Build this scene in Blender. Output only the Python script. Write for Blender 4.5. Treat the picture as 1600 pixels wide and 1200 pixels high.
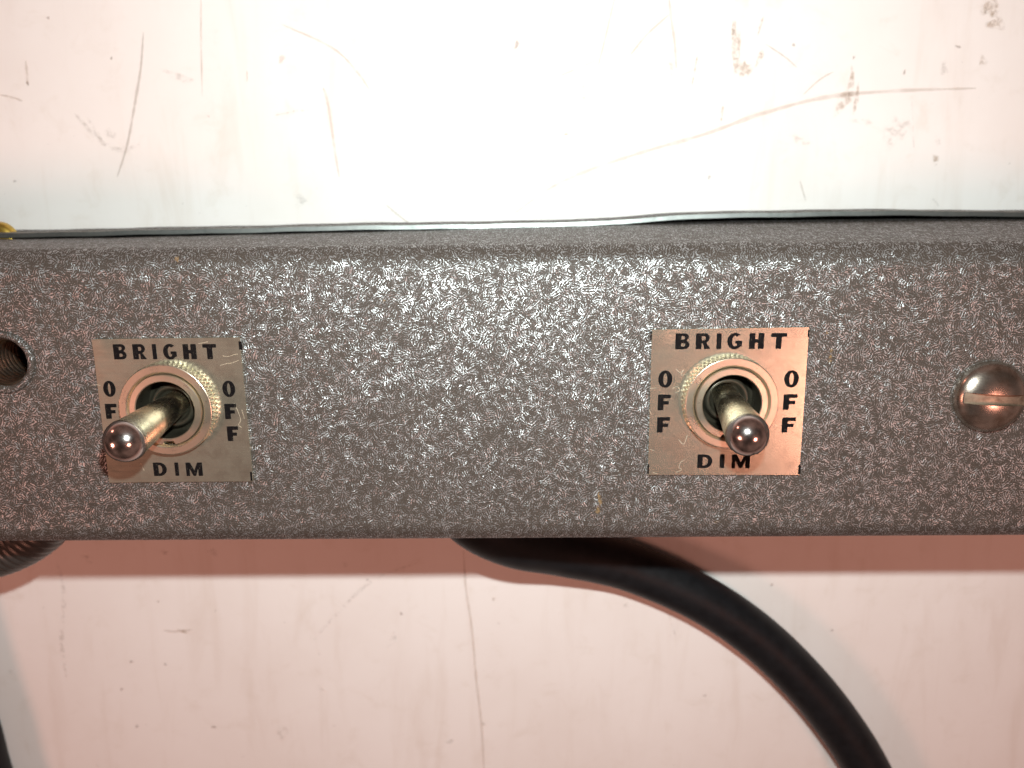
import bpy, bmesh, math, random
from mathutils import Vector, Matrix
from mathutils.geometry import tessellate_polygon

for o in list(bpy.data.objects):
    bpy.data.objects.remove(o)
sc = bpy.context.scene
COL = sc.collection
MM = 0.001
R = math.radians

# ------------------------------------------------------------------ camera
# All lengths below are millimetres: x along the bar, y across it, z up from the table.
H = 45.0                      # height of the painted front face above the table
F_PX = 1300.0                 # focal length for a 1600 px wide picture
TILT = R(12.85)
DIST = 138.0                  # from the lens to the front face along the axis
CAM = Vector((0.0, DIST * math.sin(TILT), H + DIST * math.cos(TILT)))
cam_d = bpy.data.cameras.new('camera')
cam = bpy.data.objects.new('camera', cam_d)
COL.objects.link(cam)
cam_d.sensor_width = 36.0
cam_d.lens = F_PX / 1600.0 * 36.0
cam_d.clip_start = 0.005
cam_d.clip_end = 50.0
cam.location = CAM * MM
cam.rotation_euler = (-TILT, 0, 0)
cam_d.dof.use_dof = True
cam_d.dof.focus_distance = (DIST - 3) * MM
cam_d.dof.aperture_fstop = 20.0
sc.camera = cam

# ------------------------------------------------------------------ world, lamps, exposure
world = bpy.data.worlds.new('World')
sc.world = world
world.use_nodes = True
bg = world.node_tree.nodes['Background']
bg.inputs['Color'].default_value = (1.0, 0.56, 0.44, 1)
bg.inputs['Strength'].default_value = 0.125
wt = world.node_tree                                    # the dim room around: walls, ceiling, furniture as soft uneven tones
w_tc = wt.nodes.new('ShaderNodeTexCoord')
w_n = wt.nodes.new('ShaderNodeTexNoise')
w_n.inputs['Scale'].default_value = 1.4
w_n.inputs['Detail'].default_value = 3.0
wt.links.new(w_tc.outputs['Generated'], w_n.inputs['Vector'])
w_r = wt.nodes.new('ShaderNodeValToRGB')
w_r.color_ramp.elements[0].position = 0.36
w_r.color_ramp.elements[0].color = (0.35, 0.20, 0.155, 1)
w_r.color_ramp.elements[1].position = 0.66
w_r.color_ramp.elements[1].color = (1.7, 0.97, 0.77, 1)
wt.links.new(w_n.outputs[0], w_r.inputs[0])
wt.links.new(w_r.outputs[0], bg.inputs['Color'])


def lamp(name, loc, aim, size, power, colour):
    d = bpy.data.lights.new(name, 'AREA')
    d.shape = 'DISK'
    d.size = size * MM
    d.energy = power
    d.color = colour
    o = bpy.data.objects.new(name, d)
    COL.objects.link(o)
    o.location = Vector(loc) * MM
    o.rotation_euler = (Vector(aim) - Vector(loc)).to_track_quat('-Z', 'Y').to_euler()
    return o


lamp('phone_flash', CAM + Vector((7, 29, -2)), (2, 6, 0), 6, 0.45, (0.93, 1.0, 0.97))
WARM = (1.0, 0.41, 0.30)
lamp('room_bulb', (390, -170, 695), (0, 0, 20), 190, 1.2, WARM)
lamp('room_bulb', (-560, -150, 560), (0, 0, 20), 170, 1.25, WARM)
lamp('room_bulb', (-620, 480, 190), (0, 0, 30), 90, 0.25, WARM)

sc.view_settings.view_transform = 'Standard'
sc.view_settings.look = 'None'
sc.view_settings.exposure = 0.0
sc.view_settings.gamma = 1.0
sc.render.engine = 'CYCLES'
sc.cycles.max_bounces = 8
sc.cycles.sample_clamp_indirect = 4.0


# ------------------------------------------------------------------ helpers
def at(px, py, z):
    """Point of the plane at height z that was measured at (px, py) in the 1600x1200 photograph."""
    d = Vector(((px - 800) / F_PX, (600 - py) / F_PX, -1.0))
    d = Matrix.Rotation(-TILT, 3, 'X') @ d
    return CAM + d * ((z - CAM.z) / d.z)


def scale_at(px, py, z):
    return (at(px + 1, py, z) - at(px, py, z)).length


WORLD = {}


def link(name, mesh, mat, parent=None, loc=(0, 0, 0), rot=None, smooth=True):
    """One mesh object; loc in millimetres, in world space whatever the parent."""
    o = bpy.data.objects.new(name, mesh)
    COL.objects.link(o)
    if mat is not None and not mesh.materials:
        mesh.materials.append(mat)
    m = Matrix.Translation(Vector(loc) * MM)
    if rot is not None:
        m = m @ rot.to_4x4()
    WORLD[o] = m
    if parent is not None:
        o.parent = parent
        m = WORLD[parent].inverted() @ m
    o.matrix_basis = m
    if smooth:
        for p in mesh.polygons:
            p.use_smooth = True
    return o


def empty(name, loc=(0, 0, 0)):
    o = bpy.data.objects.new(name, None)
    COL.objects.link(o)
    o.empty_display_size = 0.01
    m = Matrix.Translation(Vector(loc) * MM)
    o.matrix_basis = m
    WORLD[o] = m
    return o


def tag(o, label=None, cat=None, group=None, kind=None):
    if label: o['label'] = label
    if cat: o['category'] = cat
    if group: o['group'] = group
    if kind: o['kind'] = kind
    return o


def mesh_of(verts, faces, name='mesh', sharp=None):
    me = bpy.data.meshes.new(name)
    me.from_pydata([Vector(v) * MM for v in verts], [], faces)
    bm = bmesh.new()
    bm.from_mesh(me)
    bmesh.ops.remove_doubles(bm, verts=bm.verts, dist=1e-7)
    bmesh.ops.recalc_face_normals(bm, faces=bm.faces)
    if sharp is not None:
        for e in bm.edges:
            if len(e.link_faces) == 2 and e.calc_face_angle(0) > R(sharp):
                e.smooth = False
    bm.to_mesh(me)
    bm.free()
    return me


def lathe(profile, n=96, mod=None, name='lathe', sharp=35, cap=(False, False)):
    """Profile = [(r, z)...] turned about z.  mod(r, z, a, i) may return another (r, z)."""
    vs, fs = [], []
    for k in range(n):
        a = 2 * math.pi * k / n
        for i, (r, z) in enumerate(profile):
            if mod: r2, z2 = mod(r, z, a, i)
            else: r2, z2 = r, z
            vs.append((r2 * math.cos(a), r2 * math.sin(a), z2))
    m = len(profile)
    for k in range(n):
        k2 = (k + 1) % n
        for i in range(m - 1):
            fs.append((k * m + i, k2 * m + i, k2 * m + i + 1, k * m + i + 1))
    if cap[0]: fs.append([k * m for k in range(n)])
    if cap[1]: fs.append([k * m + m - 1 for k in range(n)])
    return mesh_of(vs, fs, name, sharp)


def spline(pts, n):
    """Catmull-Rom through 3-D points."""
    P = [Vector(p) for p in pts]
    P = [P[0] * 2 - P[1]] + P + [P[-1] * 2 - P[-2]]
    out = []
    for i in range(1, len(P) - 2):
        a, b, c, d = P[i - 1:i + 3]
        for k in range(n):
            t = k / n
            out.append(0.5 * ((2 * b) + (c - a) * t + (2 * a - 5 * b + 4 * c - d) * t * t + (3 * b - a - 3 * c + d) * t ** 3))
    out.append(P[-2])
    return out


def resample(pts, step):
    out = [pts[0]]
    need = step
    for a, b in zip(pts, pts[1:]):
        L = (b - a).length
        s = 0
        while L - s >= need:
            s += need
            out.append(a.lerp(b, s / L))
            need = step
        need -= L - s
    return out


def sweep(path, radius, n=28, name='tube'):
    """radius(s) along the path length."""
    vs, fs = [], []
    s = 0
    up = Vector((0, 0, 1))
    for i, p in enumerate(path):
        if i: s += (p - path[i - 1]).length
        t = (path[min(i + 1, len(path) - 1)] - path[max(i - 1, 0)]).normalized()
        side = t.cross(up)
        if side.length < 1e-3: side = Vector((1, 0, 0))
        side.normalize()
        nn = side.cross(t)
        r = radius(s)
        for k in range(n):
            a = 2 * math.pi * k / n
            vs.append(p + (side * math.cos(a) + nn * math.sin(a)) * r)
    for i in range(len(path) - 1):
        for k in range(n):
            fs.append((i * n + k, i * n + (k + 1) % n, (i + 1) * n + (k + 1) % n, (i + 1) * n + k))
    fs.append(list(range(n)))
    fs.append([(len(path) - 1) * n + k for k in range(n)])
    return mesh_of(vs, fs, name)


def box_verts(x0, x1, y0, y1, z0, z1):
    v = [(x, y, z) for x in (x0, x1) for y in (y0, y1) for z in (z0, z1)]
    f = [(0, 1, 3, 2), (4, 6, 7, 5), (0, 4, 5, 1), (2, 3, 7, 6), (0, 2, 6, 4), (1, 5, 7, 3)]
    return v, f


def boolean_cut(mesh, cutter_mesh):
    a = bpy.data.objects.new('work_a', mesh); COL.objects.link(a)
    b = bpy.data.objects.new('work_b', cutter_mesh); COL.objects.link(b)
    m = a.modifiers.new('cut', 'BOOLEAN'); m.operation = 'DIFFERENCE'; m.object = b; m.solver = 'EXACT'
    dg = bpy.context.evaluated_depsgraph_get()
    res = bpy.data.meshes.new_from_object(a.evaluated_get(dg))
    bpy.data.objects.remove(a); bpy.data.objects.remove(b)
    return res


# ------------------------------------------------------------------ materials
class NT:
    def __init__(self, name):
        self.m = bpy.data.materials.new(name)
        self.m.use_nodes = True
        self.t = self.m.node_tree
        self.t.nodes.clear()
        self.out = self.t.nodes.new('ShaderNodeOutputMaterial')

    def n(self, kind, **kw):
        nd = self.t.nodes.new('ShaderNode' + kind)
        for k, v in kw.items():
            if hasattr(nd, k) and k not in nd.inputs: setattr(nd, k, v)
            else: self.set(nd, k, v)
        return nd

    def set(self, nd, key, v):
        s = nd.inputs[key]
        if isinstance(v, bpy.types.NodeSocket): self.t.links.new(v, s)
        else: s.default_value = v

    def ln(self, a, b): self.t.links.new(a, b)

    def math(self, op, a, b=0.0, c=None, clamp=False):
        nd = self.t.nodes.new('ShaderNodeMath'); nd.operation = op; nd.use_clamp = clamp
        self.set(nd, 0, a); self.set(nd, 1, b)
        if c is not None: self.set(nd, 2, c)
        return nd.outputs[0]

    def ramp(self, fac, a, b):
        nd = self.t.nodes.new('ShaderNodeMapRange'); nd.interpolation_type = 'SMOOTHSTEP'
        self.set(nd, 'Value', fac); nd.inputs['From Min'].default_value = a; nd.inputs['From Max'].default_value = b
        return nd.outputs[0]

    def mix(self, fac, a, b):
        nd = self.t.nodes.new('ShaderNodeMix'); nd.data_type = 'RGBA'
        self.set(nd, 0, fac); self.set(nd, 6, a); self.set(nd, 7, b)
        return nd.outputs[2]

    def coords(self, scale=(1, 1, 1), world=False, kind='Object'):
        """millimetre coordinates"""
        if world:
            src = self.n('NewGeometry').outputs['Position']
        else:
            src = self.n('TexCoord').outputs[kind]
        mp = self.n('Mapping')
        self.ln(src, mp.inputs['Vector'])
        mp.inputs['Scale'].default_value = [s / MM for s in scale]
        return mp.outputs[0]

    def noise(self, vec, scale, detail=2.0, rough=0.5, dist=0.0, out=0):
        nd = self.n('TexNoise')
        self.ln(vec, nd.inputs['Vector'])
        nd.inputs['Scale'].default_value = scale
        nd.inputs['Detail'].default_value = detail
        nd.inputs['Roughness'].default_value = rough
        nd.inputs['Distortion'].default_value = dist
        return nd.outputs[out]

    def finish(self, sh):
        self.ln(sh, self.out.inputs['Surface'])
        return self.m


def rgb(*c): return (c[0], c[1], c[2], 1.0)


def mat_simple(name, col, rough, metallic=0.0, var=0.25, nscale=0.6, bump=0.0, spec=0.5):
    t = NT(name)
    v = t.coords()
    n = t.noise(v, nscale, 5, 0.6)
    c = t.mix(n, rgb(*[x * (1 - var) for x in col]), rgb(*[min(1, x * (1 + var)) for x in col]))
    p = t.n('BsdfPrincipled')
    t.ln(c, p.inputs['Base Color'])
    r = t.math('MULTIPLY_ADD', n, 0.2, rough - 0.1)
    t.ln(r, p.inputs['Roughness'])
    p.inputs['Metallic'].default_value = metallic
    p.inputs['Specular IOR Level'].default_value = spec
    if bump:
        b = t.n('Bump'); b.inputs['Strength'].default_value = bump; b.inputs['Distance'].default_value = 0.1 * MM
        t.ln(t.noise(v, 3.0, 4), b.inputs['Height']); t.ln(b.outputs[0], p.inputs['Normal'])
    return t.finish(p.outputs[0])


def mat_hammertone():
    t = NT('hammertone_paint')
    v = t.coords(world=True)
    # warp the pattern so that patches have ragged outlines
    warp = t.noise(v, 1.3, 3, 0.6, 0, out=1)
    add = t.n('VectorMath', operation='MULTIPLY_ADD')
    t.ln(warp, add.inputs[0]); add.inputs[1].default_value = (0.9, 0.9, 0.9); t.ln(v, add.inputs[2])
    vw = add.outputs[0]
    # patches, each with its own direction of crinkle and its own lean
    vo = t.n('TexVoronoi'); vo.feature = 'F1'
    t.ln(vw, vo.inputs['Vector']); vo.inputs['Scale'].default_value = 1.15
    cell = t.n('SeparateColor'); t.ln(vo.outputs['Color'], cell.inputs[0])
    ang = t.math('MULTIPLY', cell.outputs[0], 6.283)
    rot = t.n('VectorRotate', rotation_type='Z_AXIS')
    t.ln(vw, rot.inputs['Vector']); t.ln(ang, rot.inputs['Angle'])
    sx = t.n('SeparateXYZ'); t.ln(rot.outputs[0], sx.inputs[0])
    jit = t.noise(v, 3.2, 2, 0.5)
    ph = t.math('MULTIPLY_ADD', jit, 3.0, t.math('MULTIPLY', sx.outputs[0], 16.0))
    hatch = t.math('MULTIPLY_ADD', t.math('SINE', ph), 0.5, 0.5)
    fine = t.noise(v, 6.5, 2, 0.65)
    clump = t.noise(v, 1.3, 3, 0.6, 0.5)
    # flake coverage
    cov = t.math('ADD', t.math('MULTIPLY', clump, 0.72), t.math('MULTIPLY', hatch, 0.34))
    cov = t.math('ADD', cov, t.math('MULTIPLY', fine, 0.42))
    cov = t.math('ADD', cov, t.math('MULTIPLY', t.noise(v, 0.42, 2, 0.5, 0.8), 0.2))
    flake = t.ramp(cov, 0.88, 1.06)
    # normals of the flakes
    nrm = t.n('NewGeometry').outputs['Normal']
    off = t.n('VectorMath', operation='SUBTRACT')
    t.ln(vo.outputs['Color'], off.inputs[0]); off.inputs[1].default_value = (0.5, 0.5, 0.5)
    fn = t.noise(v, 5.5, 1, 0.5, 0, out=1)
    off2 = t.n('VectorMath', operation='SUBTRACT')
    t.ln(fn, off2.inputs[0]); off2.inputs[1].default_value = (0.5, 0.5, 0.5)
    s1 = t.n('VectorMath', operation='SCALE'); t.ln(off.outputs[0], s1.inputs[0]); s1.inputs['Scale'].default_value = 0.36
    s2 = t.n('VectorMath', operation='SCALE'); t.ln(off2.outputs[0], s2.inputs[0]); s2.inputs['Scale'].default_value = 1.0
    a1 = t.n('VectorMath', operation='ADD'); t.ln(s1.outputs[0], a1.inputs[0]); t.ln(s2.outputs[0], a1.inputs[1])
    a2 = t.n('VectorMath', operation='ADD'); t.ln(a1.outputs[0], a2.inputs[0]); t.ln(nrm, a2.inputs[1])
    nz = t.n('VectorMath', operation='NORMALIZE'); t.ln(a2.outputs[0], nz.inputs[0])
    # faint rainbow on the flakes
    hue = t.noise(v, 2.4, 1, 0.5)
    hs = t.n('CombineColor', mode='HSV')
    t.ln(t.math('MULTIPLY', hue, 3.0), hs.inputs[0]); hs.inputs[1].default_value = 0.30; hs.inputs[2].default_value = 0.54
    fl = t.n('BsdfPrincipled')
    t.ln(t.mix(0.6, hs.outputs[0], rgb(0.32, 0.46, 0.42)), fl.inputs['Base Color'])
    fl.inputs['Metallic'].default_value = 0.72
    fl.inputs['Roughness'].default_value = 0.43
    t.ln(nz.outputs[0], fl.inputs['Normal'])
    base = t.n('BsdfPrincipled')
    wear = t.noise(v, 0.12, 4, 0.6)
    t.ln(t.mix(wear, rgb(0.045, 0.037, 0.031), rgb(0.068, 0.056, 0.047)), base.inputs['Base Color'])
    base.inputs['Roughness'].default_value = 0.55
    base.inputs['Specular IOR Level'].default_value = 0.25
    bp = t.n('Bump'); bp.inputs['Strength'].default_value = 0.5; bp.inputs['Distance'].default_value = 0.12 * MM
    t.ln(cov, bp.inputs['Height']); t.ln(bp.outputs[0], base.inputs['Normal'])
    mx = t.n('MixShader'); t.ln(flake, mx.inputs[0]); t.ln(base.outputs[0], mx.inputs[1]); t.ln(fl.outputs[0], mx.inputs[2])
    return t.finish(mx.outputs[0])


def mat_metal(name, col, rough, brush=(0.15, 6, 6), blotch=0.35, bump=0.04, tarnish=None, turned=False, metallic=1.0, edge=None):
    t = NT(name)
    v = t.coords()
    if turned:                                   # rings left by the lathe
        ln = t.n('VectorMath', operation='LENGTH')
        m0 = t.n('VectorMath', operation='MULTIPLY'); t.ln(v, m0.inputs[0]); m0.inputs[1].default_value = (1, 1, 0)
        t.ln(m0.outputs[0], ln.inputs[0])
        cx = t.n('CombineXYZ'); t.ln(t.math('MULTIPLY', ln.outputs['Value'], 9.0), cx.inputs[0])
        br = t.noise(cx.outputs[0], 1.0, 2)
    else:
        mp = t.n('Mapping'); t.ln(v, mp.inputs[0]); mp.inputs['Scale'].default_value = brush
        br = t.noise(mp.outputs[0], 1.0, 3, 0.6)
    bl = t.noise(v, 0.35, 5, 0.65, 0.4)
    tc = tarnish or [x * 0.62 for x in col]
    c = t.mix(t.math('MULTIPLY', t.ramp(bl, 0.35, 0.75), blotch * 2, clamp=True), rgb(*col), rgb(*tc))
    p = t.n('BsdfPrincipled')
    t.ln(c, p.inputs['Base Color'])
    p.inputs['Metallic'].default_value = metallic
    if edge: p.inputs['Specular Tint'].default_value = rgb(*edge)
    rr = t.math('MULTIPLY_ADD', bl, 0.22, rough - 0.11)
    t.ln(t.math('MULTIPLY_ADD', br, 0.12, t.math('ADD', rr, -0.06)), p.inputs['Roughness'])
    b = t.n('Bump'); b.inputs['Strength'].default_value = bump * 5; b.inputs['Distance'].default_value = 0.03 * MM
    t.ln(t.math('ADD', br, t.math('MULTIPLY', bl, 0.6)), b.inputs['Height']); t.ln(b.outputs[0], p.inputs['Normal'])
    return t.finish(p.outputs[0])


def mat_table():
    t = NT('white_laminate')
    v = t.coords(world=True)
    n1 = t.noise(v, 0.02, 5, 0.6)
    n2 = t.noise(v, 0.14, 5, 0.65, 0.5)
    c = t.mix(t.ramp(n1, 0.3, 0.75), rgb(0.84, 0.82, 0.80), rgb(0.79, 0.755, 0.725))
    c = t.mix(t.math('MULTIPLY', t.ramp(n2, 0.52, 0.8), 0.35), c, rgb(0.66, 0.60, 0.53))
    mp = t.n('Mapping'); t.ln(v, mp.inputs[0]); mp.inputs['Scale'].default_value = (0.16, 0.022, 1)
    mp.inputs['Rotation'].default_value = (0, 0, R(6))
    n3 = t.noise(mp.outputs[0], 1.0, 5, 0.6, 0.6)      # wiping streaks
    c = t.mix(t.math('MULTIPLY', t.ramp(n3, 0.5, 0.78), 0.4), c, rgb(0.68, 0.615, 0.555))
    p = t.n('BsdfPrincipled')
    t.ln(c, p.inputs['Base Color'])
    t.ln(t.math('MULTIPLY_ADD', n2, 0.2, 0.42), p.inputs['Roughness'])
    p.inputs['Specular IOR Level'].default_value = 0.35
    return t.finish(p.outputs[0])


def mat_mark(name, col, amount, nscale=1.2, lo=0.35, hi=0.62):
    """Dirt film: patchy, the table shows through it."""
    t = NT(name)
    v = t.coords(world=True)
    n = t.noise(v, nscale, 4, 0.65, 0.4)
    d = t.n('BsdfDiffuse'); d.inputs['Color'].default_value = rgb(*col)
    tr = t.n('BsdfTransparent')
    mx = t.n('MixShader')
    edge = t.n('VertexColor', layer_name='edge')
    f = t.math('MULTIPLY', t.ramp(n, lo, hi), amount)
    f = t.math('MULTIPLY', f, edge.outputs[0])
    t.ln(f, mx.inputs[0]); t.ln(tr.outputs[0], mx.inputs[1]); t.ln(d.outputs[0], mx.inputs[2])
    return t.finish(mx.outputs[0])


def mat_ink():
    t = NT('black_ink')
    v = t.coords(world=True)
    n = t.noise(v, 5.0, 3, 0.7)
    p = t.n('BsdfPrincipled')
    t.ln(t.mix(t.ramp(n, 0.60, 0.74), rgb(0.006, 0.005, 0.0055), rgb(0.12, 0.10, 0.075)), p.inputs['Base Color'])
    p.inputs['Roughness'].default_value = 0.6
    p.inputs['Specular IOR Level'].default_value = 0.05
    return t.finish(p.outputs[0])


PAINT = mat_hammertone()
NICKEL = mat_metal('nickel_plate', (0.80, 0.78, 0.63), 0.21, brush=(0.25, 9, 9), blotch=0.5, bump=0.004, metallic=0.9)
NUTMET = mat_metal('turned_nickel', (0.78, 0.70, 0.56), 0.30, turned=True, blotch=0.2, metallic=0.95)
LEVER = mat_metal('lever_nickel', (0.78, 0.72, 0.58), 0.26, brush=(9, 9, 0.4), blotch=0.3)
TIP = mat_metal('polished_nickel', (0.66, 0.61, 0.59), 0.17, blotch=0.3, bump=0.01, edge=(0.35, 0.33, 0.32))
SEATM = mat_simple('dark_seat_bore_shade', (0.06, 0.055, 0.04), 0.30, 0.5, 0.4)  # dark pivot seat; also the shade painted into the bushing bore
SCREWM = mat_metal('worn_screw_nickel', (0.58, 0.53, 0.47), 0.22, blotch=0.5, tarnish=(0.26, 0.20, 0.15), metallic=0.97)
SLOTM = mat_metal('raw_slot_metal', (0.34, 0.27, 0.20), 0.45, blotch=0.6, tarnish=(0.15, 0.10, 0.07), metallic=0.65)
THREADM = mat_metal('threaded_steel', (0.46, 0.39, 0.32), 0.36, blotch=0.5, tarnish=(0.3, 0.16, 0.09))
ZINC = mat_metal('zinc_edge', (0.32, 0.345, 0.335), 0.46, brush=(0.6, 3, 3), blotch=0.4)
BRASS = mat_metal('brass', (0.66, 0.46, 0.10), 0.42, blotch=0.4)
RUBBER = mat_simple('black_rubber', (0.008, 0.009, 0.0105), 0.5, 0, 0.7, 0.35, 0.08, 0.2)
GOOSE = mat_simple('dark_conduit_metal', (0.085, 0.08, 0.074), 0.34, 0.6, 0.3, 0.5)
INK = mat_ink()
TABLE = mat_table()
SCRATCH_D = mat_mark('scratch_dark', (0.26, 0.20, 0.14), 0.24, 0.4, 0.1, 0.5)
SCRATCH_L = mat_mark('scratch_pale', (0.46, 0.34, 0.26), 0.25, 0.25, 0.15, 0.6)
STAIN = mat_mark('stain_brown', (0.38, 0.25, 0.13), 0.42, 0.9, 0.33, 0.72)
SMUDGE = mat_mark('smudge_grey', (0.36, 0.32, 0.27), 0.22, 0.7, 0.4, 0.7)
SPECK = mat_mark('speck_dirt', (0.20, 0.13, 0.09), 0.3, 1.5, 0.2, 0.5)
CHIP = mat_mark('chip_rust', (0.30, 0.20, 0.10), 0.65, 2.0, 0.42, 0.55)
CHIPD = mat_simple('chip_primer', (0.12, 0.045, 0.03), 0.6)
CRACK = mat_mark('lacquer_crack', (0.66, 0.57, 0.45), 0.38, 3.0, 0.2, 0.5)

# ------------------------------------------------------------------ tabletop
tv, tf = box_verts(-900, 900, -700, 700, -18, 0)
table = tag(link('tabletop', mesh_of(tv, tf, 'tabletop', 30), TABLE, smooth=False),
            'white laminate tabletop with brown scuffs and fine scratches', 'tabletop', kind='structure')


def strip_mesh(path, width, taper=True, jitter=0.0, rnd=random):
    vs, fs, cols = [], [], []
    n = len(path)
    for i, p in enumerate(path):
        t = (path[min(i + 1, n - 1)] - path[max(i - 1, 0)]).normalized()
        s = Vector((-t.y, t.x, 0))
        u = i / max(1, n - 1)
        w = width * (min(1, 5 * u, 5 * (1 - u)) ** 0.5 * 0.8 + 0.2 if taper else 1) * (1 + jitter * rnd.uniform(-1, 1))
        for q, c in ((-1, 0), (-0.35, 1), (0.35, 1), (1, 0)):
            vs.append(p + s * (w * q)); cols.append(c)
    for i in range(n - 1):
        for k in range(3):
            fs.append((i * 4 + k, i * 4 + k + 1, i * 4 + 5 + k, i * 4 + 4 + k))
    me = bpy.data.meshes.new('mark')
    me.from_pydata([v * MM for v in vs], [], fs)
    ca = me.color_attributes.new('edge', 'FLOAT_COLOR', 'POINT')
    for i, c in enumerate(cols): ca.data[i].color = (c, c, c, 1)
    return me


def blob_mesh(cen, rx, ry, ang, rnd, n=22):
    vs, cols = [cen], [1]
    fs = []
    ph = [rnd.uniform(0, 6.28) for _ in range(4)]
    for ring, (q, c) in enumerate(((0.55, 1), (1.0, 0))):
        for k in range(n):
            a = 2 * math.pi * k / n
            w = 1 + 0.22 * math.sin(2 * a + ph[0]) + 0.16 * math.sin(3 * a + ph[1]) + 0.1 * math.sin(5 * a + ph[2])
            x, y = rx * q * w * math.cos(a), ry * q * w * math.sin(a)
            vs.append(cen + Vector((x * math.cos(ang) - y * math.sin(ang), x * math.sin(ang) + y * math.cos(ang), 0)))
            cols.append(c)
    for k in range(n):
        k2 = (k + 1) % n
        fs.append((0, 1 + k, 1 + k2))
        fs.append((1 + k, 1 + n + k, 1 + n + k2, 1 + k2))
    return vs, fs, cols


def coloured(vs, fs, cols):
    me = bpy.data.meshes.new('mark')
    me.from_pydata([v * MM for v in vs], [], fs)
    ca = me.color_attributes.new('edge', 'FLOAT_COLOR', 'POINT')
    for i, c in enumerate(cols): ca.data[i].color = (c, c, c, 1)
    return me


rnd = random.Random(7)
zmark = 0.05
SCR = [  # measured on the photograph: points, half width (mm), material
    ([(224, 50), (220, 105), (211, 160), (199, 225), (183, 277)], 0.26, SCRATCH_D),
    ([(505, 136), (513, 165), (521, 220), (530, 277)], 0.28, SCRATCH_L),
    ([(440, 38), (520, 75), (560, 115), (577, 140)], 0.22, SCRATCH_L),
    ([(314, -20), (314, 60), (316, 150)], 0.16, SCRATCH_L),
    ([(800, 336), (860, 294), (920, 266), (1010, 236), (1100, 210), (1190, 178), (1290, 152), (1400, 142), (1525, 138)], 0.40, SCRATCH_L),
    ([(1045, -5), (1049, 30), (1054, 65), (1057, 106)], 0.28, SCRATCH_L),
    ([(962, -10), (948, 50), (934, 106)], 0.22, SCRATCH_L),
    ([(1046, 22), (1010, 55), (985, 86)], 0.24, SCRATCH_L),
    ([(866, 122), (900, 108), (930, 95)], 0.2, SCRATCH_L),
    ([(1090, 86), (1085, 112), (1081, 134)], 0.22, STAIN),
    ([(1195, 68), (1225, 88), (1246, 106)], 0.14, SCRATCH_D),
    ([(603, 320), (622, 336), (642, 351)], 0.25, SCRATCH_L),
    ([(1255, 148), (1280, 125), (1302, 112)], 0.2, SCRATCH_L),
    ([(117, 178), (145, 208), (165, 226), (190, 234), (218, 226)], 0.5, SMUDGE),
    ([(136, 183), (150, 205), (160, 218)], 0.4, SMUDGE),
    ([(1250, 282), (1255, 300), (1259, 314)], 0.14, SCRATCH_L),
    ([(1455, 308), (1462, 316), (1468, 324)], 0.2, SMUDGE),
    ([(724, 858), (728, 920), (737, 980), (744, 1060), (752, 1130), (757, 1215)], 0.26, SCRATCH_L),
    ([(650, 880), (585, 905), (535, 950), (490, 1000)], 0.4, SMUDGE),
    ([(1044, 955), (1050, 975), (1056, 996)], 0.2, SMUDGE),
    ([(1425, 150), (1426, 190), (1428, 232)], 0.16, SMUDGE),
    ([(40, 95), (42, 115), (43, 135)], 0.25, SCRATCH_L),
    ([(0, 148), (18, 152), (36, 158)], 0.2, SCRATCH_L),
    ([(386, 110), (386, 128)], 0.12, SCRATCH_L),
    ([(430, 180), (455, 175), (482, 172)], 0.25, SMUDGE),
    ([(90, 880), (100, 930), (96, 1000), (104, 1060)], 0.5, SMUDGE),
    ([(255, 985), (275, 987), (300, 984)], 0.25, SCRATCH_L),
]
for pts, w, m in SCR:
    P3 = [at(x, y, zmark) for x, y in pts]
    link('scratch', strip_mesh(spline(P3, 10), w * 1.35, True, 0.25, rnd), m, table, smooth=False)
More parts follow.
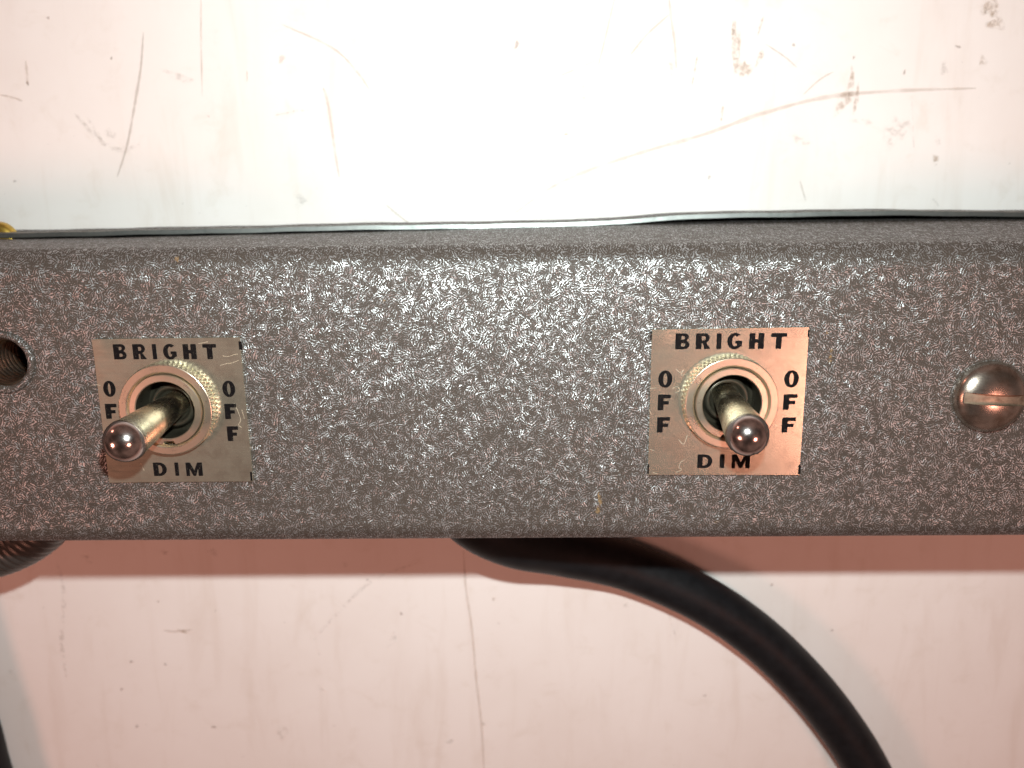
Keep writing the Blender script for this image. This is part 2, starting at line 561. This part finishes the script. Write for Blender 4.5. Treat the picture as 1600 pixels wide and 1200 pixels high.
BLOBS = [
    (1150, 80, 9, 30, STAIN), (1163, 108, 10, 16, STAIN), (1187, 90, 5, 12, STAIN), (1188, 40, 3, 12, STAIN), (1146, 45, 3, 16, STAIN),
    (1330, 130, 5, 22, STAIN), (1318, 158, 9, 22, STAIN), (1338, 155, 4, 20, STAIN), (1345, 190, 16, 5, SMUDGE), (1334, 90, 3, 3, SPECK),
    (1548, 12, 12, 16, STAIN), (1556, 36, 12, 12, STAIN), (1540, 18, 3, 3, SPECK), (1536, 96, 5, 9, STAIN), (1497, 73, 6, 3, SPECK),
    (1413, 113, 3, 5, SPECK), (1462, 250, 4, 10, STAIN), (1465, 220, 5, 8, SMUDGE), (1128, 178, 3, 12, STAIN), (1240, 70, 3, 4, SPECK),
    (807, 70, 4, 12, SPECK), (172, 209, 8, 8, SMUDGE), (174, 91, 3.2, 3.2, SPECK), (75, 28, 4, 2.4, SPECK), (23, 283, 3, 3, SPECK),
    (43, 130, 3, 5, SPECK), (1108, 277, 3.5, 4, SPECK), (984, 190, 4, 12, SMUDGE), (832, 170, 4, 22, SMUDGE), (885, 210, 4, 3, STAIN),
    (984, 222, 3, 8, SMUDGE), (1400, 205, 18, 24, SMUDGE), (1250, 220, 14, 8, SMUDGE), (652, 225, 10, 5, SMUDGE), (470, 313, 10, 8, SMUDGE),
    (910, 150, 8, 20, SMUDGE), (1045, 110, 12, 16, SMUDGE), (1475, 107, 8, 9, SMUDGE), (280, 120, 24, 6, SMUDGE), (440, 92, 5, 6, SCRATCH_L),
    (257, 863, 7, 4, SMUDGE), (332, 863, 8, 5, SMUDGE), (137, 873, 8, 7, SMUDGE), (285, 986, 8, 3, STAIN), (540, 882, 5, 4, SMUDGE),
    (574, 906, 3, 2.5, SPECK), (627, 959, 4, 3, SPECK), (772, 937, 4, 3, STAIN), (756, 1132, 3, 3, STAIN), (334, 1136, 5, 3.5, SPECK),
    (979, 946, 5, 5, SMUDGE), (1101, 1087, 3.5, 3, SPECK), (502, 1075, 6, 4, SMUDGE), (703, 1159, 6, 4, SMUDGE), (18, 1050, 5, 4, SMUDGE),
    (440, 1145, 10, 10, SMUDGE), (613, 1000, 5, 12, SMUDGE), (1206, 914, 3, 3, SPECK), (1300, 985, 3, 3, SPECK), (205, 1034, 4, 3, SPECK),
    (258, 1038, 3.5, 2.6, SPECK), (190, 1077, 3.6, 2.8, SPECK), (214, 1135, 4, 3, SPECK), (247, 940, 3, 2, SPECK),
]
for x, y, rx, ry, m in BLOBS:
    c = at(x, y, zmark + 0.02)
    s = scale_at(x, y, zmark) * (0.85 if m is SPECK else 1.15)
    link('stain', coloured(*blob_mesh(c, rx * s, ry * s, rnd.uniform(-0.4, 0.1), rnd)), m, table, smooth=False)
# fine specks nobody could count
vs, fs, cols = [], [], []
for _ in range(260):
    c = Vector((rnd.uniform(-150, 150), rnd.uniform(-110, 110), zmark + 0.035))
    r = 0.12 + 0.22 * rnd.random() ** 3
    a, b, d = blob_mesh(c, r, r * rnd.uniform(0.5, 1.6), rnd.uniform(0, 3), rnd, 8)
    k = len(vs); vs += a; fs += [tuple(i + k for i in f) for f in b]
    q = rnd.choice((0.15, 0.25, 0.4, 0.7)); cols += [x * q for x in d]
tag(link('dirt_specks', coloured(vs, fs, cols), SPECK, table, smooth=False), kind='stuff')

# ------------------------------------------------------------------ fixture: painted channel
fixture = tag(empty('light_fixture', (0, 0, 0)),
              'long grey hammertone painted metal bar with two toggle switches lying on the table', 'light fixture')
ROLL = R(0.36)
RZ = Matrix.Rotation(ROLL, 3, 'Z')
y_bot = at(800, 838, H - 4).y
y_top = at(800, 384, H - 3).y


def flare_at(x):
    K = [(-190, 0.1), (-85, 0.3), (-20, 1.8), (8, 2.7), (40, 3.4), (85, 3.7), (190, 3.8)]
    for (a, p), (b, q) in zip(K, K[1:]):
        if x <= b:
            return p + (q - p) * (x - a) / (b - a)
    return K[-1][1]


def round_profile(y0, y1, zt, zb, r, flare=0.0, n=8):
    p = [(y0, zb)]
    for k in range(n + 1):
        a = math.pi - math.pi / 2 * k / n
        p.append((y0 + r + r * math.cos(a), zt - r + r * math.sin(a)))
    for k in range(n + 1):
        a = math.pi / 2 - math.pi / 2 * k / n
        p.append((y1 - r + r * math.cos(a), zt - r + r * math.sin(a)))
    p.append((y1 + flare, zb))
    return p


outer = round_profile(y_bot, y_top, H, 3.0, 4.2, 0)
inner = round_profile(y_bot + 1.6, y_top - 1.6, H - 1.6, 3.0, 2.6, 0)
prof = outer + inner[::-1]
X0, X1 = -190.0, 190.0
xs = [X0 + (X1 - X0) * k / 24 for k in range(25)]
vs, fs = [], []
m = len(prof)
for x in xs:
    for (y, z) in prof:
        fl = flare_at(x) * (H - z) / H if y > 0 else 0
        vs.append(RZ @ Vector((x, y + fl, z)))
for i in range(len(xs) - 1):
    for k in range(m):
        k2 = (k + 1) % m
        fs.append((i * m + k, i * m + k2, (i + 1) * m + k2, (i + 1) * m + k))
fs.append(list(range(m)))
fs.append([(len(xs) - 1) * m + k for k in range(m)])
body_mesh = mesh_of(vs, fs, 'housing')
hole_c = at(5, 566, H)
cyl = lathe([(4.3, -6), (4.3, 4)], 64, cap=(True, True))
cyl.transform(Matrix.Translation(Vector((hole_c.x, hole_c.y, H)) * MM))
body_mesh = boolean_cut(body_mesh, cyl)
for q in ((258.5, 641), (1143.5, 631)):                # clearance holes for the two switches
    p = at(q[0], q[1], H + 2.9)
    cyl = lathe([(5.6, -6), (5.6, 4)], 64, cap=(True, True))
    cyl.transform(Matrix.Translation(Vector((p.x, p.y, H)) * MM))
    body_mesh = boolean_cut(body_mesh, cyl)
bm = bmesh.new(); bm.from_mesh(body_mesh)
for e in bm.edges:
    e.smooth = not (len(e.link_faces) == 2 and e.calc_face_angle(0) > R(35))
bm.to_mesh(body_mesh); bm.free()
housing = link('housing', body_mesh, PAINT, fixture)

# back cover: thin bent sheet whose bare edge stands off the channel on the right
edge_px = [(-400, 366), (-60, 364), (100, 361), (300, 357), (600, 350.5), (800, 348), (930, 344), (1020, 338), (1110, 333), (1250, 330), (1400, 328.5), (1600, 330), (1900, 334)]
ZL = 13.0
line = resample(spline([at(x, y, ZL) for x, y in edge_px], 12), 2.0)
vs, fs = [], []
for i, p in enumerate(line):
    w = 0.9 * math.sin(i * 0.35) + 0.8 * math.sin(i * 0.83 + 1)
    y = p.y + 0.05 * w
    for (dy, z) in ((0, 0.4), (0, ZL - 0.25), (-0.2, ZL), (-1.0, ZL + 0.02), (-1.15, ZL - 0.2), (-1.15, 1.6), (y_bot + 4 - y, 1.6), (y_bot + 4 - y, 0.4)):
        vs.append((p.x, y + dy, z))
for i in range(len(line) - 1):
    for k in range(8):
        k2 = (k + 1) % 8
        fs.append((i * 8 + k, i * 8 + k2, (i + 1) * 8 + k2, (i + 1) * 8 + k))
fs.append(list(range(8))); fs.append([(len(line) - 1) * 8 + k for k in range(8)])
cm = mesh_of(vs, fs, 'back_cover', 40)
cm.materials.append(ZINC); cm.materials.append(PAINT)
for p in cm.polygons:                                  # bare cut edge, painted sheet
    p.material_index = 0 if p.center.z > (ZL - 0.3) * MM else 1
link('back_cover', cm, None, fixture)

# brass stud behind the cover
c = at(2, 376, 10.5)
link('brass_stud', lathe([(0.01, 12.6), (2.6, 12.5), (3.3, 12.2), (3.7, 11.7), (3.75, 11.2), (3.75, 10.4), (0.01, 10.4)], 48, sharp=60), BRASS, fixture, (c.x, c.y, 0))

# threaded bushing in the hole
prof = [(5.2, -0.3), (5.2, 0.30), (5.05, 0.45), (4.6, 0.5), (4.25, 0.36), (4.0, 0.0), (3.85, -0.5)]
z = -0.6
while z > -10.8:
    prof += [(3.9, z), (3.82, z - 0.2), (3.58, z - 0.55), (3.66, z - 0.8)]
    z -= 1.05
prof += [(3.85, -12.2), (4.25, -12.2), (4.25, -0.3)]


def bush_mod(r, z, a, i):
    return (r + 0.05 * math.sin(a * 3 + 1) * (1 if r > 4.6 else 0), z)


bmesh_ = lathe(prof, 72, bush_mod, sharp=60)
bmesh_.materials.append(THREADM); bmesh_.materials.append(PAINT)
for p in bmesh_.polygons:
    rr = math.hypot(p.center.x, p.center.y) / MM
    if p.center.z > -0.1 * MM: p.material_index = 1
link('threaded_bushing', bmesh_, None, fixture, (hole_c.x, hole_c.y, H))

# chips in the paint
for (x, y, rx, ry, m) in ((937, 780, 4, 13, CHIP), (934, 797, 6, 6, CHIP), (276, 405, 5, 4.5, CHIP), (1297, 561, 4, 7, CHIP), (1299, 548, 3, 4, CHIP), (1292, 520, 5, 2, CHIP), (600, 470, 3, 2, CHIP), (1120, 815, 5, 2, CHIP)):
    c = at(x, y, H + 0.03)
    if y < 410: c.z = H - 0.15
    s = scale_at(x, y, H)
    link('paint_chip', coloured(*blob_mesh(c, rx * s, ry * s, 0.1, rnd, 16)), m, housing, smooth=False)


# ------------------------------------------------------------------ lettering
def arc(cx, cy, rx, ry, a0, a1, n=14):
    return [(cx + rx * math.cos(R(a0 + (a1 - a0) * k / n)), cy + ry * math.sin(R(a0 + (a1 - a0) * k / n))) for k in range(n + 1)]


def glyph(ch, W):
    """Loops (outer first) in a box W wide, 1 high."""
    s, b = 0.36, 0.24
    if ch == 'I': return [[(0, 0), (W, 0), (W, 1), (0, 1)]]
    if ch == 'H': return [[(0, 0), (s, 0), (s, .39), (W - s, .39), (W - s, 0), (W, 0), (W, 1), (W - s, 1), (W - s, .61), (s, .61), (s, 1), (0, 1)]]
    if ch == 'T': return [[(W / 2 - s / 2, 0), (W / 2 + s / 2, 0), (W / 2 + s / 2, 1 - b), (W, 1 - b), (W, 1), (0, 1), (0, 1 - b), (W / 2 - s / 2, 1 - b)]]
    if ch == 'F': return [[(0, 0), (s, 0), (s, .36), (W * .86, .36), (W * .86, .58), (s, .58), (s, 1 - b), (W, 1 - b), (W, 1), (0, 1)]]
    if ch == 'M':
        return [[(0, 0), (.25, 0), (.25, .56), (W / 2 - .09, 0), (W / 2 + .09, 0), (W - .31, .56), (W - .31, 0), (W, 0), (W, 1), (W - .34, 1), (W / 2, .42), (.32, 1), (0, 1)]]
    if ch == 'O':
        return [arc(W / 2, .5, W / 2, .52, 0, 360, 36)[:-1], arc(W / 2, .5, W / 2 - .295, .52 - .16, 0, 360, 30)[:-1]]
    if ch == 'D':
        return [[(0, 0)] + arc(W * .45, .5, W * .55, .5, -90, 90, 20) + [(0, 1)],
                [(s, .19)] + arc(W * .45, .5, W * .55 - .31, .31, -90, 90, 16) + [(s, .81)]]
    if ch == 'B':
        o = [(0, 0)] + arc(W * .66, .275, W * .34, .275, -90, 62, 12) + arc(W * .62, .765, W * .33, .235, -55, 90, 12) + [(0, 1)]
        h1 = [(s, .17)] + arc(W * .60, .275, W * .10, .105, -90, 90, 8) + [(s, .38)]
        h2 = [(s, .60)] + arc(W * .57, .72, W * .10, .11, -90, 90, 8) + [(s, .83)]
        return [o, h1, h2]
    if ch == 'R':
        o = [(0, 0), (s, 0), (s, .36), (.46, .36), (W - .38, 0), (W + .02, 0), (W - .26, .42)] + arc(W * .60, .70, W * .34, .30, -50, 90, 14) + [(0, 1)]
        h = [(s, .56)] + arc(W * .56, .69, W * .11, .13, -90, 90, 8) + [(s, .82)]
        return [o, h]
    if ch == 'G':
        cx, cy = W * .52, .5
        o = arc(cx, cy, W * .52, .52, 48, 325, 30)
        o += [(W, .10), (W, .52), (W * .55, .52), (W * .55, .34), (W - .31, .34), (W - .31, .22)]
        o += arc(cx, cy, W * .52 - .31, .34, 300, 52, 24)
        return [o]


def soften(loop, r=0.035):
    out = []
    n = len(loop)
    for i in range(n):
        p, a, b = Vector(loop[i]), Vector(loop[i - 1]), Vector(loop[(i + 1) % n])
        u, v = a - p, b - p
        if u.length < 0.09 or v.length < 0.09:
            out.append(p); continue
        u, v = u.normalized() * r, v.normalized() * r
        out += [p + u, p + u * .3 + v * .3, p + v]
    return out


def word_mesh(items, ang, cen):
    """items: (char, centre mm, width mm, height mm) in world; mesh relative to cen."""
    vs, fs = [], []
    rot = Matrix.Rotation(ang, 2)
    for ch, c, w, h in items:
        loops = [soften(l) for l in glyph(ch, w / h)]
        tri = tessellate_polygon([[Vector((p[0], p[1], 0)) for p in l] for l in loops])
        k = len(vs)
        for l in loops:
            for p in l:
                q = rot @ Vector(((p[0] - w / h / 2) * h, (p[1] - 0.5) * h))
                vs.append((c.x - cen.x + q.x, c.y - cen.y + q.y, 0))
        fs += [tuple(k + i for i in t) for t in tri]
    me = bpy.data.meshes.new('lettering')
    me.from_pydata([Vector(v) * MM for v in vs], [], fs)
    bm = bmesh.new(); bm.from_mesh(me)
    for f in bm.faces:
        if f.normal.z < 0: f.normal_flip()
    bm.to_mesh(me); bm.free()
    return me


# ------------------------------------------------------------------ toggle switches and their plates
PT = 0.4                                              # plate thickness
SW = {
    'left': dict(
        corners=[(144, 530), (374.5, 527), (396, 752), (171, 754)], nut=(258.5, 641), bush=(256.5, 641), tip=(197.5, 687.5), key=-88,
        words=[('BRIGHT', [('B', 265, 392, 130, 265, 1), ('R', 437, 568, 130, 264, 1), ('I', 612, 662, 130, 264, 1), ('G', 707, 840, 130, 264, 1), ('H', 885, 1018, 130, 264, 1), ('T', 1062, 1198, 129, 263, 1)]),
               ('OFF', [('O', 175, 297, 30, 168, 2), ('F', 195, 312, 232, 367, 2), ('F', 213, 330, 434, 569, 2)]),
               ('OFF', [('O', 1237, 1365, 29, 170, 2), ('F', 1258, 1378, 232, 370, 2), ('F', 1280, 1396, 432, 567, 2)]),
               ('DIM', [('D', 620, 755, 755, 880, 2), ('I', 812, 860, 755, 879, 2), ('M', 910, 1074, 755, 880, 2)])],
        org={1: (130, 515, 5.714), 2: (130, 590, 5.714)},
        marks=[((373, 533), (379, 546)), ((391, 737), (395, 751))], lean=0.0,
        cracks=[[(348, 556), (357, 557), (366, 554), (372, 553)], [(344, 571), (354, 568), (362, 567), (373, 563)], [(366, 630), (372, 643), (376, 656), (373, 664), (378, 668)], [(143, 602), (150, 601), (157, 602)], [(378, 640), (382, 654)], [(225, 640 + 95), (219, 722)], [(310, 537), (325, 534)]]),
    'right': dict(
        corners=[(1018.5, 515), (1264, 511), (1248.5, 742), (1012, 742)], nut=(1143.5, 631), bush=(1143, 631), tip=(1167, 678), key=-97,
        words=[('BRIGHT', [('B', 312, 445, 120, 260, 1), ('R', 495, 632, 119, 259, 1), ('I', 680, 730, 119, 258, 1), ('G', 775, 915, 118, 258, 1), ('H', 972, 1110, 117, 257, 1), ('T', 1165, 1312, 117, 255, 1)]),
               ('OFF', [('O', 158, 292, 452, 602, 1), ('F', 155, 275, 150, 290, 2), ('F', 148, 270, 350, 490, 2)]),
               ('OFF', [('O', 1283, 1420, 450, 600, 1), ('F', 1275, 1405, 147, 287, 2), ('F', 1262, 1390, 353, 490, 2)]),
               ('DIM', [('D', 508, 650, 683, 810, 2), ('I', 708, 757, 683, 809, 2), ('M', 815, 985, 683, 810, 2)])],
        org={1: (1000, 500, 5.714), 2: (1000, 590, 5.714)},
        marks=[((1016.5, 517), (1019, 530)), ((1012, 725), (1013.6, 740)), ((1247.5, 726), (1250, 740)), ((1262.5, 515), (1264, 526))], lean=0.0,
        cracks=[[(1056, 576), (1062, 582), (1068, 578), (1064, 586), (1074, 584)], [(1050, 607), (1058, 604), (1062, 610), (1055, 614)], [(1070, 718), (1064, 722), (1061, 730), (1065, 734), (1056, 738)], [(1015, 607), (1026, 606)], [(1016, 702), (1022, 704)], [(1020, 738), (1027, 740)], [(1014, 640), (1018, 648)], [(1060, 686), (1068, 694), (1074, 680)]]),
}


def knurl(r, z, a, i):
    if 2 <= i <= 10:
        n = 62
        tri = lambda q: abs(((q % 1.0) + 1.0) % 1.0 * 2 - 1)
        k = (z - 0.3) * 0.55
        d = max(tri(a * n / (2 * math.pi) + k), tri(a * n / (2 * math.pi) - k))
        e = 1.0 if 3 <= i <= 9 else 0.5
        return (r - 0.32 * (1 - d) * e, z)
    return (r, z)


NZ = 2.05
nut_prof = [(6.0, 0.02), (7.0, 0.02), (7.35, 0.1)] + [(7.76, 0.28 + 1.4 * k / 6) for k in range(7)] + [(7.66, 1.92), (7.56, NZ - .03), (7.5, NZ), (6.45, NZ), (6.32, NZ - .1), (6.02, NZ - .6)]
nut_mesh = lathe(nut_prof, 496, knurl, 'nut', 14)
shaft_mesh = lathe([(0.01, -4.5), (2.0, -4.4), (2.2, -1), (2.36, 0.8), (2.55, 3.0), (3.0, 8.0), (3.24, 10.7), (3.3, 11.2), (3.28, 11.45)], 64, name='lever_shaft')
tip_prof = [(3.26, 11.4)] + [(3.38 * math.cos(R(a)), 11.5 + 3.38 * math.sin(R(a))) for a in range(0, 90, 5)] + [(0.01, 11.5 + 3.38)]
tip_mesh = lathe(tip_prof, 64, name='lever_tip', sharp=70)
seat_mesh = lathe([(4.9, -3.2), (4.2, -2.9), (3.85, -2.3), (3.75, -1.5), (3.6, -0.95), (3.3, -0.7), (3.0, -0.85), (2.75, -1.4), (2.5, -2.4), (0.3, -3.2)], 72, name='pivot_seat', sharp=80)


def bushing_mesh(key):
    prof = [(5.94, -0.4), (5.94, 2.12), (5.82, 2.24), (4.95, 2.26), (4.80, 2.14), (4.80, -4.6), (0.02, -4.6)]

    def md(r, z, a, i):
        d = (math.degrees(a) - key + 180) % 360 - 180
        if abs(d) < 8.5 and i in (0, 1, 2): return (5.25, z)
        return (r, z)
    me = lathe(prof, 180, md, 'switch_bushing', 30)
    me.materials.append(NUTMET); me.materials.append(SEATM)
    for p in me.polygons:
        if math.hypot(p.center.x, p.center.y) < 4.82 * MM: p.material_index = 1  # bore wall and floor coloured dark, recess shade put into the colour
    return me


for key, S in SW.items():
    zp = H + PT
    C4 = [at(x, y, zp) for x, y in S['corners']]
    cen = (C4[0] + C4[1] + C4[2] + C4[3]) / 4
    ang = (math.atan2((C4[1] - C4[0]).y, (C4[1] - C4[0]).x) + math.atan2((C4[2] - C4[3]).y, (C4[2] - C4[3]).x)) / 2
    print('plate', key, math.degrees(ang), (C4[1] - C4[0]).length, (C4[2] - C4[3]).length, (C4[3] - C4[0]).length, (C4[2] - C4[1]).length)
    # plate: a grid so that it can bow very slightly
    N = 20
    vs, fs = [], []
    sgn = 1 if key == 'left' else -1
    for j in range(N + 1):
        for i in range(N + 1):
            u, v = i / N, j / N
            p = (C4[0] * (1 - u) + C4[1] * u) * (1 - v) + (C4[3] * (1 - u) + C4[2] * u) * v - cen
            bow = 0.10 * ((2 * u - 1) ** 2) + (0.08 if (u - (0.0 if key == 'right' else 0)) < .12 and v < .1 else 0)
            vs.append((p.x, p.y, bow))
    off = len(vs)
    vs += [(x, y, z - PT) for x, y, z in vs]
    for j in range(N):
        for i in range(N):
            a = j * (N + 1) + i
            fs.append((a, a + 1, a + N + 2, a + N + 1))
            fs.append((off + a, off + a + N + 1, off + a + N + 2, off + a + 1))
    ring = [i for i in range(N + 1)] + [(j + 1) * (N + 1) - 1 for j in range(1, N + 1)] + [N * (N + 1) + i for i in range(N - 1, -1, -1)] + [j * (N + 1) for j in range(N - 1, 0, -1)]
    for a, b in zip(ring, ring[1:] + ring[:1]):
        fs.append((a, b, off + b, off + a))
    zloc = Vector((cen.x, cen.y, zp + 0.01))
    nb = at(S['nut'][0], S['nut'][1], zp + NZ)
    cyl = lathe([(6.1, -4), (6.1, 4)], 64, cap=(True, True))
    cyl.transform(Matrix.Translation((Vector((nb.x, nb.y, zp)) - zloc) * MM))
    pm = boolean_cut(mesh_of(vs, fs, 'switch_plate'), cyl)
    bm = bmesh.new(); bm.from_mesh(pm)
    for e in bm.edges:
        e.smooth = not (len(e.link_faces) == 2 and e.calc_face_angle(0) > R(35))
    bm.to_mesh(pm); bm.free()
    plate = link('switch_plate', pm, NICKEL, fixture, zloc)
    for word, items in S['words']:
        L = []
        for ch, x0, x1, y0, y1, reg in items:
            ox, oy, q = S['org'][reg]
            c = at(ox + (x0 + x1) / 2 / q, oy + (y0 + y1) / 2 / q, zp)
            s = scale_at(ox, oy, zp)
            hh = (y1 - y0) / q * s * 1.03
            ww = ((x1 - x0) / q - (2.3 if key == 'left' else 1.0)) * s
            L.append((ch, c, ww, hh))
        wc = sum((l[1] for l in L), Vector()) / len(L)
        # follows the bow of the plate
        u = abs((wc.x - cen.x) / 12.3)
        me = word_mesh(L, ang, wc)
        for v in me.vertices:
            u = (v.co.x / MM + wc.x - cen.x) / 12.3
            v.co.z = (0.10 * u * u) * MM
        o = link('lettering', me, INK, plate, (wc.x, wc.y, zp + 0.045), smooth=False)
        o['label'] = 'black printed word ' + word
    for (a, b) in S['marks']:
        p, q2 = at(a[0], a[1], zp), at(b[0], b[1], zp)
        x0, x1 = min(p.x, q2.x), max(p.x, q2.x)
        me = bpy.data.meshes.new('corner_mark')
        me.from_pydata([Vector(v) * MM for v in ((x0, q2.y, 0), (x1, q2.y, 0), (x1, p.y, 0), (x0, p.y, 0))], [], [(0, 1, 2, 3)])
        link('corner_mark', me, INK, plate, (0, 0, zp + 0.15), smooth=False)
    for pts in S['cracks']:
        P3 = [at(x, y, zp + 0.05) for x, y in pts]
        P3 = [Vector((p.x, p.y, zp + 0.03 + 0.10 * ((p.x - cen.x) / 12.3) ** 2)) for p in P3]
        link('lacquer_crack', strip_mesh(spline(P3, 6), 0.075, False, 0.3, rnd), CRACK, plate, smooth=False)
    # switch
    nb = at(S['nut'][0], S['nut'][1], zp + NZ)
    switch = link('toggle_switch', bushing_mesh(S['key']), NUTMET, fixture, (nb.x, nb.y, zp))
    switch['label'] = 'chrome toggle switch with round tipped lever standing in its off position'
    link('knurled_nut', nut_mesh, NUTMET, switch, (nb.x, nb.y, zp + 0.06), Matrix.Rotation(0.3 if key == 'left' else 1.1, 3, 'Z'))
    link('pivot_seat', seat_mesh, SEATM, switch, (nb.x, nb.y, zp))
    tip = at(S['tip'][0], S['tip'][1], zp + 11.5)
    piv = Vector((nb.x, nb.y, zp - 0.8))
    d = (tip - piv).normalized()
    rot = Vector((0, 0, 1)).rotation_difference(d).to_matrix()
    print('lever', key, d)
    base = tip - d * 11.5
    link('lever_shaft', shaft_mesh, LEVER, switch, base, rot)
    link('lever_tip', tip_mesh, TIP, switch, base, rot)

# ------------------------------------------------------------------ slotted screw
sc_c = at(1547, 620, H + 0.5)
dome = [(0.01, 3.1)] + [(6.05 * math.sin(R(a)) ** 0.92, 0.35 + 2.75 * math.cos(R(a))) for a in range(6, 91, 6)] + [(6.0, 0.0), (0.01, 0.0)]
sm = lathe(dome, 96, name='slotted_screw', cap=(True, True))
bv, bf = box_verts(-9, 9, -0.92, 0.92, 1.9, 6)
cut = mesh_of(bv, bf)
cut.transform(Matrix.Rotation(R(-2.5), 4, 'Z'))
sm = boolean_cut(sm, cut)
bm = bmesh.new(); bm.from_mesh(sm)
for e in bm.edges:
    e.smooth = not (len(e.link_faces) == 2 and e.calc_face_angle(0) > R(40))
sharp = [e for e in bm.edges if not e.smooth]
bmesh.ops.split_edges(bm, edges=sharp)
bm.to_mesh(sm); bm.free()
sm.materials.clear(); sm.materials.append(SCREWM); sm.materials.append(SLOTM)
sdir = Vector((math.cos(R(-2.5)), math.sin(R(-2.5)), 0))
for p in sm.polygons:                                   # the raw cut of the slot
    off = abs(p.center.y * sdir.x - p.center.x * sdir.y) / MM
    if off < 0.6 and abs(p.center.z / MM - 1.9) < 0.02: p.material_index = 1
link('slotted_screw', sm, None, fixture, (sc_c.x, sc_c.y, H + 0.02))

# ------------------------------------------------------------------ cords and conduit
def px_path(pts): return [at(x, y, z) for x, y, z in pts]


RC = 5.4
cord_pts = px_path([(690, 690, 25), (700, 760, 24), (735, 812, 22), (800, 846, 17), (880, 862, 10.5), (980, 885, RC + .4), (1090, 932, RC + .1), (1180, 992, RC + .1), (1256, 1064, RC + .1), (1315, 1138, RC + .1), (1360, 1212, RC + .1), (1395, 1300, RC + .1), (1410, 1420, RC + .1)])
tag(link('power_cord', sweep(resample(spline(cord_pts, 14), 1.2), lambda s: RC, 32), RUBBER),
    'thick black rubber power cord curving out from under the painted bar', 'power cord')
cord2 = px_path([(-150, 800, RC + .1), (-100, 960, RC + .1), (-66, 1070, RC + .1), (-38, 1150, RC + .1), (-20, 1215, RC + .1), (15, 1310, RC + .1), (70, 1420, RC + .1)])
tag(link('loose_cord', sweep(resample(spline(cord2, 14), 1.5), lambda s: RC, 28), RUBBER),
    'second black cord lying on the white tabletop beside the ribbed conduit', 'cord')
goose = px_path([(-500, 850, 22), (-250, 862, 22), (-80, 862, 22), (5, 848, 22), (62, 812, 22), (86, 762, 22), (92, 700, 22)])
gp = resample(spline(goose, 20), 0.13)
tag(link('flexible_conduit', sweep(gp, lambda s: 6.2 + 0.36 * abs(math.sin(math.pi * s / 1.3)), 36), GOOSE),
    'dark ribbed flexible metal conduit bending in under the bar', 'conduit')
